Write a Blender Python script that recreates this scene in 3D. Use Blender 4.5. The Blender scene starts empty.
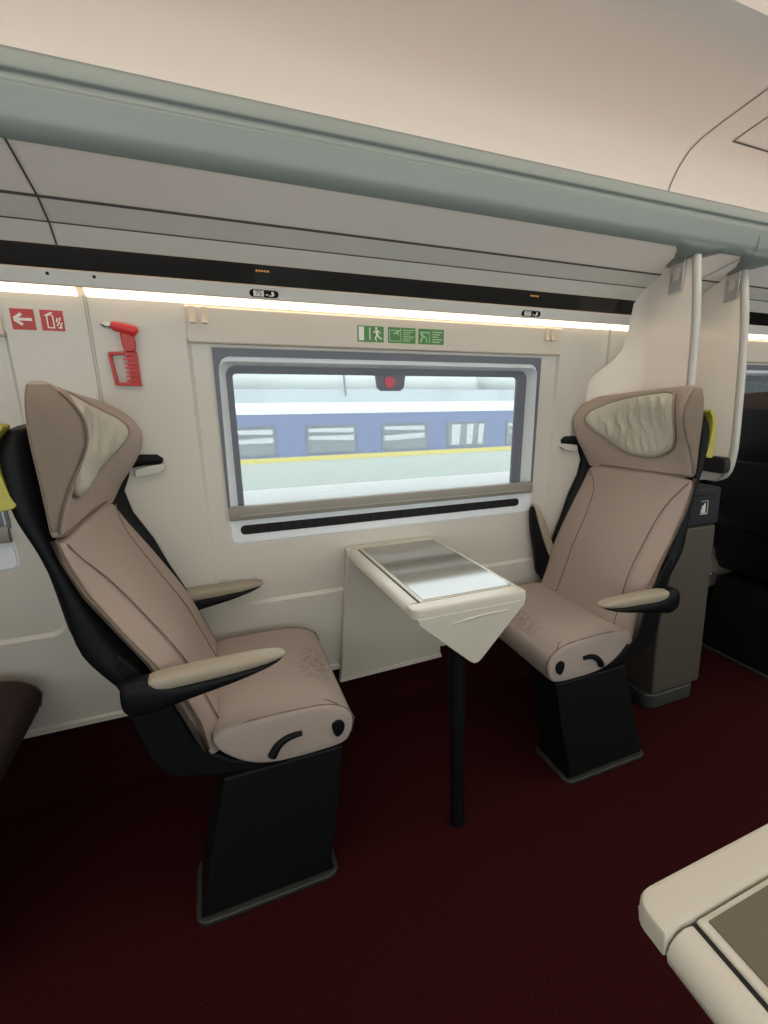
import bpy, bmesh, math, random
from mathutils import Vector, Matrix
random.seed(7)
S = bpy.context.scene
COL = S.collection
PI = math.pi

# ------------------------------------------------------------------ materials
def mat(name, col, rough=0.5, metal=0.0, spec=0.5, noise=0.0, nscale=60.0, bump=0.0, bscale=200.0,
        emit=None, estr=0.0, coat=0.0, col2=None, ior=1.5):
    m = bpy.data.materials.new(name); m.use_nodes = True
    nt = m.node_tree; b = nt.nodes['Principled BSDF']
    b.inputs['Base Color'].default_value = (*col, 1)
    b.inputs['Roughness'].default_value = rough
    b.inputs['Metallic'].default_value = metal
    b.inputs['Specular IOR Level'].default_value = spec
    b.inputs['Coat Weight'].default_value = coat; b.inputs['IOR'].default_value = ior
    tc = nt.nodes.new('ShaderNodeTexCoord')
    if noise > 0 or col2:
        n = nt.nodes.new('ShaderNodeTexNoise'); n.inputs['Scale'].default_value = nscale
        n.inputs['Detail'].default_value = 6
        nt.links.new(tc.outputs['Object'], n.inputs['Vector'])
        r = nt.nodes.new('ShaderNodeValToRGB')
        c2 = col2 or tuple(min(1, c*(1+noise)) for c in col)
        c1 = col if col2 else tuple(c*(1-noise) for c in col)
        r.color_ramp.elements[0].color = (*c1, 1); r.color_ramp.elements[1].color = (*c2, 1)
        r.color_ramp.elements[0].position = .35; r.color_ramp.elements[1].position = .65
        nt.links.new(n.outputs['Fac'], r.inputs['Fac'])
        nt.links.new(r.outputs['Color'], b.inputs['Base Color'])
    if bump > 0:
        n2 = nt.nodes.new('ShaderNodeTexNoise'); n2.inputs['Scale'].default_value = bscale
        n2.inputs['Detail'].default_value = 4
        nt.links.new(tc.outputs['Object'], n2.inputs['Vector'])
        bp = nt.nodes.new('ShaderNodeBump'); bp.inputs['Strength'].default_value = bump
        bp.inputs['Distance'].default_value = .002
        nt.links.new(n2.outputs['Fac'], bp.inputs['Height'])
        nt.links.new(bp.outputs['Normal'], b.inputs['Normal'])
    if emit:
        b.inputs['Emission Color'].default_value = (*emit, 1)
        b.inputs['Emission Strength'].default_value = estr
    return m

M = {}
M['wall'] = mat('cream_wall_plastic', (.585, .56, .50), .42, bump=.05, bscale=90)
M['header'] = mat('warm_cream_board', (.62, .555, .475), .45)
M['ceiling'] = mat('warm_white_ceiling', (.60, .555, .51), .42, bump=.03, bscale=150)
M['rack_under'] = mat('pale_rack_underside', (.90, .845, .80), .45)
M['rack_lip'] = mat('grey_green_rack_metal', (.215, .25, .235), .38, metal=.1)
M['fascia'] = mat('grey_fascia', (.66, .645, .60), .45)
M['black_glass'] = mat('black_display_glass', (.006, .006, .007), .12)
M['seam'] = mat('dark_joint', (.09, .08, .075), .8)
M['soft_seam'] = mat('grey_joint', (.40, .37, .32), .8)
M['carpet'] = mat('maroon_carpet', (.027, .0024, .0031), .95, spec=.1, noise=.45, nscale=260, bump=.6, bscale=420)
M['skirt'] = mat('maroon_skirting', (.022, .0018, .0032), .9, spec=.1, noise=.25, nscale=80)
M['skirt_trim'] = mat('pale_skirting_trim', (.62, .58, .5), .5)
M['fabric'] = mat('taupe_velour', (.365, .295, .255), .9, spec=.2, noise=.05, nscale=420, bump=.25, bscale=500)
M['shaded_side_fabric'] = mat('taupe_shaded_side_cloth', (.20, .160, .125), .9, spec=.2, noise=.06, nscale=420, bump=.25, bscale=500)  # side cloth tone, with the dim aisle-side shade put into it
M['seat_panel'] = mat('worn_taupe_cushion_cloth', (.36, .30, .265), .9, spec=.2, noise=.05, nscale=420, bump=.25, bscale=500)
M['shaded_fabric'] = mat('shaded_brown_seat_cloth', (.040, .025, .024), .8, spec=.25, noise=.15, nscale=120, bump=.2, bscale=400)  # brown cloth with the neighbouring seats' shade put into its colour
M['pillow'] = mat('grey_beige_pillow_leather', (.50, .48, .395), .45, noise=.05, nscale=90)
M['shaded_pillow'] = mat('shaded_brown_pillow_leather', (.075, .05, .042), .55)  # pillow of the neighbouring seats, darkened for the same shade
M['piping'] = mat('brown_piping', (.17, .125, .10), .85)
M['pillow_piping'] = mat('olive_pillow_piping', (.27, .24, .18), .8)
M['black'] = mat('black_seat_plastic', (.0045, .005, .006), .5, spec=.15)
M['pedestal'] = mat('black_pedestal_steel', (.0035, .0045, .0045), .55, spec=.15)
M['base_edge'] = mat('worn_dark_base_edge', (.022, .024, .021), .55)
M['yellow'] = mat('yellow_green_grip', (.36, .34, .055), .5)
M['arm'] = mat('beige_arm_pad', (.30, .26, .195), .5)
M['chrome'] = mat('brushed_chrome', (.6, .6, .6), .25, metal=.9)
M['lens'] = mat('frosted_lamp_lens', (.55, .54, .5), .3)
M['table'] = mat('cream_table_plastic', (.54, .515, .44), .35, coat=.1)
M['table_inset'] = mat('glossy_grey_laminate', (.20, .195, .165), .10, ior=2.2)
M['table_inset_matte'] = mat('matte_taupe_laminate', (.125, .11, .08), .5, spec=.3)
M['gap'] = mat('black_gap', (.004, .004, .004), .8)
M['win_white'] = mat('white_window_reveal', (.74, .78, .82), .4)
M['win_dark'] = mat('dark_slate_gasket', (.13, .14, .17), .5)
M['blind'] = mat('grey_blind_bar', (.24, .225, .195), .5)
M['red'] = mat('red_sign', (.45, .022, .018), .4)
M['hammer_red'] = mat('red_plastic', (.60, .03, .03), .35)
M['green'] = mat('green_sign', (.055, .22, .045), .45)
M['green_pale'] = mat('pale_green_ink', (.42, .55, .34), .5)
M['white'] = mat('white_ink', (.80, .76, .70), .5)
M['hook'] = mat('cream_hook', (.66, .56, .43), .4)
M['panel'] = mat('frosted_partition', (.84, .79, .72), .28)
M['panel_edge'] = mat('pale_partition_edge', (.50, .50, .46), .4)
M['bin'] = mat('bin_grey_beige', (.066, .056, .043), .55)
M['bin_dark'] = mat('bin_dark_lid', (.018, .019, .022), .5, spec=.25)
M['bin_base'] = mat('bin_dark_foot', (.03, .032, .03), .55)
M['bulkhead'] = mat('brown_bulkhead', (.05, .03, .025), .7)
M['orange_led'] = mat('orange_led', (.2, .08, .0), .5, emit=(1, .45, .08), estr=.35)
M['red_knob'] = mat('red_knob', (.55, .06, .10), .4)
M['cove'] = mat('cove_light', (.8, .7, .6), .5, emit=(1, .75, .50), estr=2.5)
M['cove_tube'] = mat('rack_uplight', (.8, .7, .6), .5, emit=(1, .88, .78), estr=3.2)
M['ceil_light'] = mat('ceiling_lamp', (.8, .75, .7), .5, emit=(1, .86, .73), estr=2.0)
M['t_silver'] = mat('train_silver', (.30, .325, .31), .5, noise=.08, nscale=1.2)
M['t_grey'] = mat('train_blue_grey', (.19, .215, .23), .5)
M['t_white'] = mat('train_white', (.50, .53, .53), .5)
M['t_blue'] = mat('train_blue', (.030, .050, .16), .5)
M['t_yellow'] = mat('train_yellow', (.42, .34, .02), .5)
M['t_low'] = mat('train_pale_green_grey', (.30, .325, .285), .5)
M['t_glass'] = mat('train_window_glass', (.06, .075, .085), .15)
M['t_curtain'] = mat('train_curtain', (.33, .34, .35), .8)
M['t_frame'] = mat('train_window_rim', (.02, .028, .05), .5)
M['platform'] = mat('platform_concrete', (.16, .172, .18), .8, noise=.12, nscale=3)
M['ballast'] = mat('track_ballast', (.25, .24, .23), .9, noise=.3, nscale=25)
M['bark'] = mat('tree_bark', (.10, .085, .07), .9)

def add_scuff(m):
    nt = m.node_tree; b = nt.nodes['Principled BSDF']
    src = b.inputs['Base Color'].links[0].from_socket
    tc = nt.nodes.new('ShaderNodeTexCoord'); sp = nt.nodes.new('ShaderNodeSeparateXYZ'); nt.links.new(tc.outputs['Object'], sp.inputs[0])
    def math_(op, a, v, a2=None):
        n = nt.nodes.new('ShaderNodeMath'); n.operation = op; nt.links.new(a, n.inputs[0])
        if a2 is not None: nt.links.new(a2, n.inputs[1])
        elif v is not None: n.inputs[1].default_value = v
        return n.outputs[0]
    ax = math_('ABSOLUTE', sp.outputs[0], None)
    dx = math_('MULTIPLY', math_('SUBTRACT', ax, .195), 22); dy = math_('MULTIPLY', math_('SUBTRACT', sp.outputs[1], .24), 8)
    r2 = math_('ADD', math_('MULTIPLY', dx, None, dx), None, math_('MULTIPLY', dy, None, dy))
    mask = math_('SUBTRACT', nt.nodes.new('ShaderNodeValue').outputs[0], None, r2); mask.node.inputs[0].links[0].from_node.outputs[0].default_value = 1.0
    n = nt.nodes.new('ShaderNodeTexNoise'); n.inputs['Scale'].default_value = 70; n.inputs['Detail'].default_value = 5
    nt.links.new(tc.outputs['Object'], n.inputs['Vector'])
    k = math_('MULTIPLY', math_('MAXIMUM', mask, 0), None, math_('MAXIMUM', math_('MULTIPLY', math_('SUBTRACT', n.outputs['Fac'], .46), 3.5), 0))
    k = math_('MINIMUM', k, .32)
    mx = nt.nodes.new('ShaderNodeMixRGB'); nt.links.new(k, mx.inputs[0]); nt.links.new(src, mx.inputs[1]); mx.inputs[2].default_value = (.09, .07, .06, 1)
    nt.links.new(mx.outputs[0], b.inputs['Base Color'])
add_scuff(M['seat_panel'])

def glass_mat():
    m = bpy.data.materials.new('dusty_window_glass'); m.use_nodes = True
    nt = m.node_tree; nt.nodes.clear()
    out = nt.nodes.new('ShaderNodeOutputMaterial')
    tr = nt.nodes.new('ShaderNodeBsdfTransparent'); tr.inputs[0].default_value = (.93, .97, .96, 1)
    tl = nt.nodes.new('ShaderNodeBsdfTranslucent'); tl.inputs[0].default_value = (.82, .9, .92, 1)
    gl = nt.nodes.new('ShaderNodeBsdfGlossy'); gl.inputs['Roughness'].default_value = .02
    m1 = nt.nodes.new('ShaderNodeMixShader'); m1.inputs[0].default_value = .09
    m2 = nt.nodes.new('ShaderNodeMixShader')
    fr = nt.nodes.new('ShaderNodeFresnel'); fr.inputs[0].default_value = 1.25
    nt.links.new(tr.outputs[0], m1.inputs[1]); nt.links.new(tl.outputs[0], m1.inputs[2])
    nt.links.new(fr.outputs[0], m2.inputs[0])
    nt.links.new(m1.outputs[0], m2.inputs[1]); nt.links.new(gl.outputs[0], m2.inputs[2])
    nt.links.new(m2.outputs[0], out.inputs[0])
    return m
M['glass'] = glass_mat()

# ------------------------------------------------------------------ object helpers
def obj(name, bm, m, parent=None, smooth=False, sub=0, bevel=0.0):
    bmesh.ops.remove_doubles(bm, verts=bm.verts, dist=1e-6)
    bmesh.ops.recalc_face_normals(bm, faces=bm.faces)
    me = bpy.data.meshes.new(name); bm.to_mesh(me); bm.free()
    me.materials.append(m)
    o = bpy.data.objects.new(name, me); COL.objects.link(o)
    if parent: o.parent = parent
    if smooth:
        for p in me.polygons: p.use_smooth = True
    if bevel > 0:
        b = o.modifiers.new('Bevel', 'BEVEL'); b.width = bevel; b.segments = 3
        b.limit_method = 'ANGLE'; b.angle_limit = math.radians(40)
        for p in me.polygons: p.use_smooth = True
        w = o.modifiers.new('WN', 'WEIGHTED_NORMAL')
    if sub:
        s = o.modifiers.new('Subsurf', 'SUBSURF'); s.levels = sub; s.render_levels = sub
    return o

def tag(o, label, cat, group=None):
    o['label'] = label; o['category'] = cat
    if group: o['group'] = group
    return o
def thing(name, label, cat, loc=(0, 0, 0), group=None):
    o = bpy.data.objects.new(name, None); COL.objects.link(o); o.location = loc
    o.empty_display_size = .05
    return tag(o, label, cat, group)
def struct(name, bm, m, parent=None, **k):
    o = obj(name, bm, m, parent, **k)
    if not parent: o['kind'] = 'structure'
    return o

def box(bm, x0, x1, y0, y1, z0, z1):
    v = [bm.verts.new((x, y, z)) for x in (x0, x1) for y in (y0, y1) for z in (z0, z1)]
    for f in ((0,1,3,2),(4,6,7,5),(0,4,5,1),(2,3,7,6),(0,2,6,4),(1,5,7,3)):
        bm.faces.new([v[i] for i in f])
def prism(bm, pts, fn, a, b):
    """pts 2-D outline; fn(p, t) -> 3-D for the two levels a and b"""
    A = [bm.verts.new(fn(p, a)) for p in pts]; B = [bm.verts.new(fn(p, b)) for p in pts]
    n = len(pts)
    bm.faces.new(A); bm.faces.new(B[::-1])
    for i in range(n): bm.faces.new([A[i], A[(i+1)%n], B[(i+1)%n], B[i]])
def loft(bm, rings, cap=True, close=True):
    R = [[bm.verts.new(p) for p in r] for r in rings]
    n = len(R[0])
    for a, b in zip(R, R[1:]):
        for i in range(n if close else n-1):
            bm.faces.new([a[i], a[(i+1)%n], b[(i+1)%n], b[i]])
    if cap:
        for r in (R[0], R[-1]):
            try: bm.faces.new(r)
            except ValueError: pass
    return R
def tube(bm, pts, r, n=8, closed=False):
    pts = [Vector(p) for p in pts]; rings = []
    N = len(pts)
    up = Vector((0, 0, 1))
    for i, p in enumerate(pts):
        if closed: t = pts[(i+1)%N] - pts[i-1]
        else: t = pts[min(i+1, N-1)] - pts[max(i-1, 0)]
        t.normalize()
        a = t.cross(up)
        if a.length < .05: a = t.cross(Vector((0, 1, 0)))
        a.normalize(); b = a.cross(t)
        rr = r[i] if isinstance(r, (list, tuple)) else r
        rings.append([p + rr*(math.cos(2*PI*k/n)*a + math.sin(2*PI*k/n)*b) for k in range(n)])
    if closed: rings.append(rings[0])
    loft(bm, rings, cap=not closed)
def lerp_table(tab, x):
    if x <= tab[0][0]: return tab[0][1]
    for i in range(len(tab)-1):
        x0, y0 = tab[i]; x1, y1 = tab[i+1]
        if x <= x1:
            # catmull-rom style smooth interpolation
            xm = tab[i-1] if i > 0 else tab[i]; xp = tab[i+2] if i+2 < len(tab) else tab[i+1]
            h = x1-x0
            m0 = (y1-xm[1])/(x1-xm[0]); m1 = (xp[1]-y0)/(xp[0]-x0)
            t = (x-x0)/h
            return (2*t**3-3*t*t+1)*y0+(t**3-2*t*t+t)*h*m0+(-2*t**3+3*t*t)*y1+(t**3-t*t)*h*m1
    return tab[-1][1]
def smooth_closed(pts, n):
    """resample a closed polyline by catmull-rom to n points"""
    out = []; N = len(pts)
    for k in range(n):
        f = k/n*N; i = int(f); t = f-i
        p0, p1, p2, p3 = (pts[(i+j-1) % N] for j in range(4))
        out.append(tuple(.5*((2*b)+(-a+c)*t+(2*a-5*b+4*c-d)*t*t+(-a+3*b-3*c+d)*t**3) for a, b, c, d in zip(p0, p1, p2, p3)))
    return out
def smooth_open(pts, n):
    P = [pts[0]]+list(pts)+[pts[-1]]; out = []
    N = len(pts)-1
    for k in range(n+1):
        f = min(k/n*N, N-1e-6); i = int(f); t = f-i
        p0, p1, p2, p3 = P[i:i+4]
        out.append(tuple(.5*((2*b)+(-a+c)*t+(2*a-5*b+4*c-d)*t*t+(-a+3*b-3*c+d)*t**3) for a, b, c, d in zip(p0, p1, p2, p3)))
    return out
def sstep(a, b, x):
    t = max(0, min(1, (x-a)/(b-a))); return t*t*(3-2*t)
def disc(cx, cz, rx, rz=None, n=20):
    rz = rz or rx
    return [(cx+rx*math.cos(2*PI*i/n), cz+rz*math.sin(2*PI*i/n)) for i in range(n)]
def rect(x0, x1, z0, z1): return [(x0, z0), (x1, z0), (x1, z1), (x0, z1)]
def rrect(x0, x1, z0, z1, r, k=8, m=6):
    """rounded rectangle; same point count for any size. r = one radius or (bl, br, tr, tl)"""
    if not isinstance(r, tuple): r = (r,)*4
    c = [(x0+r[0], z0+r[0], PI, r[0]), (x1-r[1], z0+r[1], 1.5*PI, r[1]), (x1-r[2], z1-r[2], 0, r[2]), (x0+r[3], z1-r[3], .5*PI, r[3])]
    arcs = [[(cx+rr*math.cos(a0+.5*PI*i/k), cz+rr*math.sin(a0+.5*PI*i/k)) for i in range(k+1)] for cx, cz, a0, rr in c]
    out = []
    for j in range(4):
        out += arcs[j]
        a = arcs[j][-1]; b = arcs[(j+1) % 4][0]
        out += [(a[0]+(b[0]-a[0])*i/m, a[1]+(b[1]-a[1])*i/m) for i in range(1, m)]
    return out

# the window wall leans in slightly towards the top
TILT = .075
def yw(z): return 1.69 - TILT*(z-.70)
def wp(p, d): return Vector((p[0], yw(p[1])-d, p[1]))

# ------------------------------------------------------------------ camera
W_, H_ = 768, 1024
F_PX, PXC, PYC = 521.84, 463.0, 512.0
cam = bpy.data.cameras.new('camera'); camo = bpy.data.objects.new('camera', cam); COL.objects.link(camo)
cam.sensor_fit = 'VERTICAL'; cam.sensor_height = 24.0; cam.sensor_width = 18.0
cam.lens = F_PX/H_*24.0
cam.shift_x = (W_/2-PXC)/H_; cam.shift_y = 0
cam.clip_start = .02; cam.clip_end = 200
pitch, yaw = math.radians(12.950), math.radians(25.552)
camo.location = (0, 0, 1.2)
camo.rotation_euler = (PI/2-pitch, 0, -yaw)
S.camera = camo

# ------------------------------------------------------------------ setting
XL, XR = -3.2, 5.6
YB = -1.0
bm = bmesh.new(); box(bm, XL, XR, YB-.05, 1.80, -.06, 0)
struct('floor', bm, M['carpet'])

# window wall: one bay per window, raised surround with a shallow recess around the opening
BAY = 1.585
OPEN = (.024, 1.095, .745, 1.318)
bm = bmesh.new()
for k in (-2, -1, 0, 1, 2, 3):
    o = k*BAY
    l0 = [wp(p, .010) for p in rrect(o-.2225, o+1.3625, .25, 1.427, .001)]
    l1 = [wp(p, .010) for p in rrect(o-.036, o+1.172, .538, 1.345, (.04, .04, .012, .012))]
    l2 = [wp(p, .0) for p in rrect(o-.026, o+1.164, .549, 1.340, (.036, .036, .010, .010))]
    l3 = [wp(p, .0) for p in rrect(o+OPEN[0], o+OPEN[1], OPEN[2], OPEN[3], (.018, .018, .004, .004))]
    loft(bm, [l0, l1, l2, l3], cap=False)
struct('wall_window', bm, M['wall'])

def window(k, n):
    o = k*BAY
    x0, x1, z0, z1 = OPEN; x0 += o; x1 += o
    rr = (.018, .018, .004, .004)
    bm = bmesh.new()   # pale funnel-shaped reveal and sill
    loft(bm, [[wp(p, .001) for p in rrect(x0, x1, z0, z1, rr)],
              [wp(p, .003) for p in rrect(x0+.004, x1-.004, z0+.004, z1-.003, (.016, .016, .004, .004))],
              [wp(p, .000) for p in rrect(x0+.008, x1-.008, z0+.074, z1-.034, (.02, .02, .03, .03))],
              [wp(p, -.046) for p in rrect(x0+.030, x1-.026, z0+.070, z1-.044, (.02, .02, .03, .03))]], cap=False)
    w = struct('window_%d' % n, bm, M['win_white'])
    bm = bmesh.new()   # dark outer header and thin jambs
    pts = [(x0-.001, 1.319), (x1+.001, 1.319), (x1+.001, .86), (x1-.006, .86), (x1-.009, 1.255), (x1-.011, 1.272), (x1-.018, 1.286), (x1-.029, 1.294), (x1-.042, 1.2965),
           (x0+.044, 1.2965), (x0+.031, 1.294), (x0+.020, 1.286), (x0+.013, 1.272), (x0+.011, 1.255), (x0+.006, .86), (x0-.001, .86)]
    prism(bm, pts, wp, .0005, .006); obj('window_header', bm, M['win_dark'], w)
    bm = bmesh.new()   # gasket with the bulge that carries the emergency point
    A = [wp(p, -.044) for p in rrect(x0+.028, x1-.024, z0+.065, z1-.042, .03)]
    B = [wp(p, -.044) for p in rrect(x0+.047, x1-.066, z0+.085, z1-.066, .012)]
    C_ = [wp(p, -.056) for p in rrect(x0+.047, x1-.066, z0+.085, z1-.066, .012)]
    loft(bm, [A, B, C_], cap=False)
    cx = o+.546
    bul = [(cx-.070, 1.262), (cx-.050, 1.250), (cx-.045, 1.215), (cx-.032, 1.203), (cx+.032, 1.203), (cx+.045, 1.215), (cx+.050, 1.250), (cx+.070, 1.262)]
    prism(bm, bul, wp, -.052, -.040); g = obj('window_gasket', bm, M['win_dark'], w)
    bm = bmesh.new(); prism(bm, disc(cx-.004, 1.231, .018), wp, -.042, -.036); obj('emergency_button', bm, M['red_knob'], g)
    bm = bmesh.new(); prism(bm, rect(x0+.030, x1-.027, z0+.02, z1-.045), wp, -.060, -.055)
    obj('window_pane', bm, M['glass'], w)
    bm = bmesh.new()   # bottom bar of the roller blind
    prof = [(.820, -.002), (.822, .014), (.838, .018), (.862, .014), (.866, -.002)]
    loft(bm, [[Vector((x, yw(z)-d, z)) for z, d in prof] for x in (x0+.001, x1-.002)])
    bb = obj('blind_bar', bm, M['blind'], w, bevel=.003)
    bm = bmesh.new(); prism(bm, rect(x0+.03, x1-.03, .836, .8385), wp, .0170, .0190); obj('blind_groove', bm, M['soft_seam'], bb)
    bm = bmesh.new(); prism(bm, rrect(x0+.028, x1-.055, .774, .803, .013, 6, 2), wp, -.002, .0045)
    sl = obj('vent_slot', bm, M['gap'], w)
    bm = bmesh.new()
    for i in range(26):
        xx = x0+.07+i*.036
        prism(bm, rect(xx, xx+.004, .778, .800), wp, .004, .0052)
    obj('vent_rib', bm, M['black'], sl)
    return w
window(-1, 1); window(0, 2); window(1, 3); window(2, 4)

# header board above each window (warm cream), with an edge line under it
bm = bmesh.new()
for k in (-1, 0, 1, 2):
    o = k*BAY
    prof = [(1.327, .002), (1.329, .017), (1.334, .021), (1.418, .021), (1.426, .004)]
    loft(bm, [[Vector((x, yw(z)-d, z)) for z, d in prof] for x in (o-.032, o+1.168)])
struct('trim_1', bm, M['header'], bevel=.002)
bm = bmesh.new()                       # upright joints of the wall panels
for x in (-.250, -.2445, 1.388, 1.3935, 2.97):
    prism(bm, rect(x-.0013, x+.0013, .556 if x < 0 else .55, 1.43), wp, .009, .0108)
struct('trim_2', bm, M['soft_seam'])
bm = bmesh.new(); prism(bm, [(.242, -.01), (.242, .018), (.256, .018), (.262, .011), (.262, -.01)],
                        lambda p, x: Vector((x, yw(p[0])-p[1], p[0])), XL, XR)
struct('trim_3', bm, M['skirt_trim'])
bm = bmesh.new(); box(bm, XL, XR, yw(.25)+.004, 1.79, 0, .252)
struct('baseboard_window', bm, M['skirt'])

# opposite wall with its windows
bm = bmesh.new()
zs = [0, .66, 1.42, 1.62]; xs = [XL, -2.9, -1.45, -1.25, .2, .4, 1.85, 2.05, 3.5, 3.7, 5.2, XR]
for i in range(len(xs)-1):
    for j in range(3):
        if j == 1 and i % 2 == 1: continue
        box(bm, xs[i], xs[i+1], YB-.05, YB, zs[j], zs[j+1])
struct('wall_aisle', bm, M['wall'])
n = 5
for i in (1, 3, 5, 7, 9):
    bm = bmesh.new(); box(bm, xs[i], xs[i+1], YB-.035, YB-.03, .66, 1.42)
    struct('window_%d' % n, bm, M['glass']); n += 1
for nm, x in (('wall_left', XL), ('wall_right', XR)):
    bm = bmesh.new(); box(bm, x-.05 if x < 0 else x, x if x < 0 else x+.05, YB-.05, 1.80, 0, 2.2)
    struct(nm, bm, M['bulkhead'])

# ceiling: rises behind the rack, bends, runs over the aisle and comes down on the other side
half = [(1.665, 1.42), (1.64, 1.70), (1.592, 1.86), (1.565, 1.93), (1.535, 1.972), (1.49, 2.010), (1.44, 2.030), (1.36, 2.046), (1.21, 2.072), (1.04, 2.092)]
prof = half + [(1.03, 2.118), (.34, 2.125), (.33, 2.095)] + [(.69-y+.0, z) if False else (.70-y, z) for y, z in half[::-1]][1:]
prof[-1] = (YB-.02, 1.55); prof[-2] = (YB+.02, 1.70)
bm = bmesh.new()
loft(bm, [[(x, y, z) for y, z in prof] for x in (XL-.02, XR+.02)], cap=False, close=False)
c = struct('ceiling', bm, M['ceiling'], smooth=False)
for p in c.data.polygons: p.use_smooth = len([1 for i in p.vertices if prof[0][1] < c.data.vertices[i].co.z < 2.094]) == 4

# joint lines across the ceiling
def ceil_strip(bm, x, w, pts, lift=.0015):
    loft(bm, [[(xx, y+dy, z-dz) for y, z, dy, dz in pts] for xx in (x-w, x+w)], cap=False, close=False)
pts = [(y, z, -.0015, .0015) for y, z in half[1:]]
bm = bmesh.new()
for x in (-.42, 1.575, 3.6): ceil_strip(bm, x, .0022, pts)
struct('trim_4', bm, M['seam'])
bm = bmesh.new()     # outline of a service hatch past the joint
for (y0, z0) in ((1.425, 2.0320), (1.12, 2.0825)):
    loft(bm, [[(xx, y0, z0-.001), (xx, y0-.008, z0+.0002)] for xx in (1.70, 2.60)], cap=False, close=False)
for x in (1.70, 2.60):
    loft(bm, [[(xx, 1.425, 2.0320-.001), (xx, 1.36, 2.045), (xx, 1.21, 2.071), (xx, 1.12, 2.0825-.001)] for xx in (x-.003, x+.003)], cap=False, close=False)
struct('trim_5', bm, M['seam'])
# lamp strips over the aisle
for i, x in enumerate((XL+.1, -1.35, .40, 2.15, 3.9)):
    bm = bmesh.new(); box(bm, x, x+1.68, .38, .99, 2.100, 2.114)
    o = obj('ceiling_lamp', bm, M['ceil_light'], bevel=.004)
    tag(o, ['flat ceiling lamp over the aisle at the left carriage end', 'flat ceiling lamp over the aisle left of the camera', 'flat ceiling lamp over the aisle above the camera',
            'flat ceiling lamp over the aisle at the top right corner', 'flat ceiling lamp over the aisle at the right carriage end'][i], 'ceiling lamp', 'aisle ceiling lamps')

# ------------------------------------------------------------------ luggage rack with its fascia
rack = thing('luggage_rack', 'long overhead luggage rack with grey metal lip running above the window', 'luggage rack', (1.2, 1.45, 1.62))
def rk(y, z, x): return Vector((x-1.2, y-1.45, z-1.62))
def rack_part(name, prof, m, smooth=False, x0=XL+.02, x1=XR-.02, parent=None, bevel=0):
    bm = bmesh.new(); loft(bm, [[rk(y, z, x) for y, z in prof] for x in (x0, x1)])
    return obj(name, bm, m, parent or rack, bevel=bevel)
rack_part('rack_shelf', [(1.275, 1.634), (1.45, 1.594), (1.60, 1.592), (1.60, 1.612), (1.46, 1.614), (1.275, 1.652)], M['rack_under'])
lip = [(1.278, 1.630), (1.262, 1.640), (1.250, 1.662), (1.245, 1.690), (1.240, 1.706), (1.246, 1.713), (1.246, 1.722), (1.2385, 1.728), (1.2385, 1.752), (1.246, 1.762), (1.262, 1.760), (1.272, 1.70), (1.29, 1.655)]
rack_part('rack_lip', lip, M['rack_lip'], bevel=.003)
rack_part('upper_fascia', [(1.452, 1.592), (1.5185, 1.5635), (1.535, 1.58), (1.47, 1.606)], M['fascia'])
rack_part('lower_fascia', [(1.520, 1.5615), (1.560, 1.5265), (1.58, 1.54), (1.537, 1.578)], M['fascia'])
ds = rack_part('display_strip', [(1.561, 1.525), (1.5755, 1.4775), (1.60, 1.48), (1.585, 1.53)], M['black_glass'])
rack_part('lamp_fascia', [(1.5760, 1.4755), (1.586, 1.4445), (1.594, 1.4425), (1.602, 1.478)], M['fascia'], bevel=.002)
rack_part('shelf_edge_line', [(1.4465, 1.5935), (1.4535, 1.5905), (1.4545, 1.5945), (1.448, 1.597)], M['seam'])
rack_part('fascia_joint', [(1.5178, 1.5632), (1.5205, 1.5608), (1.523, 1.5645), (1.520, 1.566)], M['seam'])
# cross joints of the rack panels
def cross(x):
    bm = bmesh.new()
    P = [(1.277, 1.6325), (1.36, 1.6135), (1.45, 1.5930), (1.5195, 1.5615), (1.561, 1.5248)]
    loft(bm, [[rk(y-.0012, z-.0014, xx) for y, z in P] for xx in (x-.002, x+.002)], cap=False, close=False)
    obj('panel_joint', bm, M['seam'], rack)
for x in (-.275, 1.63, 3.5): cross(x)
bm = bmesh.new(); P = [(1.279, 1.629), (1.261, 1.639), (1.249, 1.661), (1.244, 1.690)]
loft(bm, [[rk(y-.0008, z-.0008, xx) for y, z in P] for xx in (1.652, 1.655)], cap=False, close=False)
obj('lip_joint', bm, M['seam'], rack)
for x in (1.43, 1.72):       # grey arms that carry the partition panels
    bm = bmesh.new()
    rings = []
    for y, w_, zt, zb in ((1.258, .150, 1.668, 1.640), (1.272, .130, 1.645, 1.626), (1.30, .085, 1.640, 1.6175), (1.34, .045, 1.632, 1.609), (1.385, .024, 1.622, 1.600), (1.40, .014, 1.615, 1.602)):
        rings.append([rk(y, z, x-.004+a*w_) for a, z in ((-1, zt), (-.7, zb+.2*(zt-zb)), (-.3, zb), (.3, zb), (.7, zb+.2*(zt-zb)), (1, zt))])
    loft(bm, rings); obj('hanger_arm', bm, M['rack_lip'], rack, smooth=True)
for x in (-.305, -.215):     # dark screw heads on the lamp fascia
    bm = bmesh.new(); prism(bm, disc(x, 1.466, .0035, n=10), lambda p, t: rk(1.5795+(1.4655-p[1])*.3-t, p[1], p[0]), -.002, .0025)
    obj('screw', bm, M['gap'], rack)
for x in (.163, 1.012):      # reservation displays in the black strip
    bm = bmesh.new()
    for i in range(5):
        prism(bm, rect(x-.017+i*.007, x-.0125+i*.007, 1.5085, 1.5125), lambda p, t: rk(1.561+(1.525-p[1])*.305-t, p[1], p[0]), -.001, .0012)
    obj('reservation_display', bm, M['orange_led'], ds)

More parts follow.
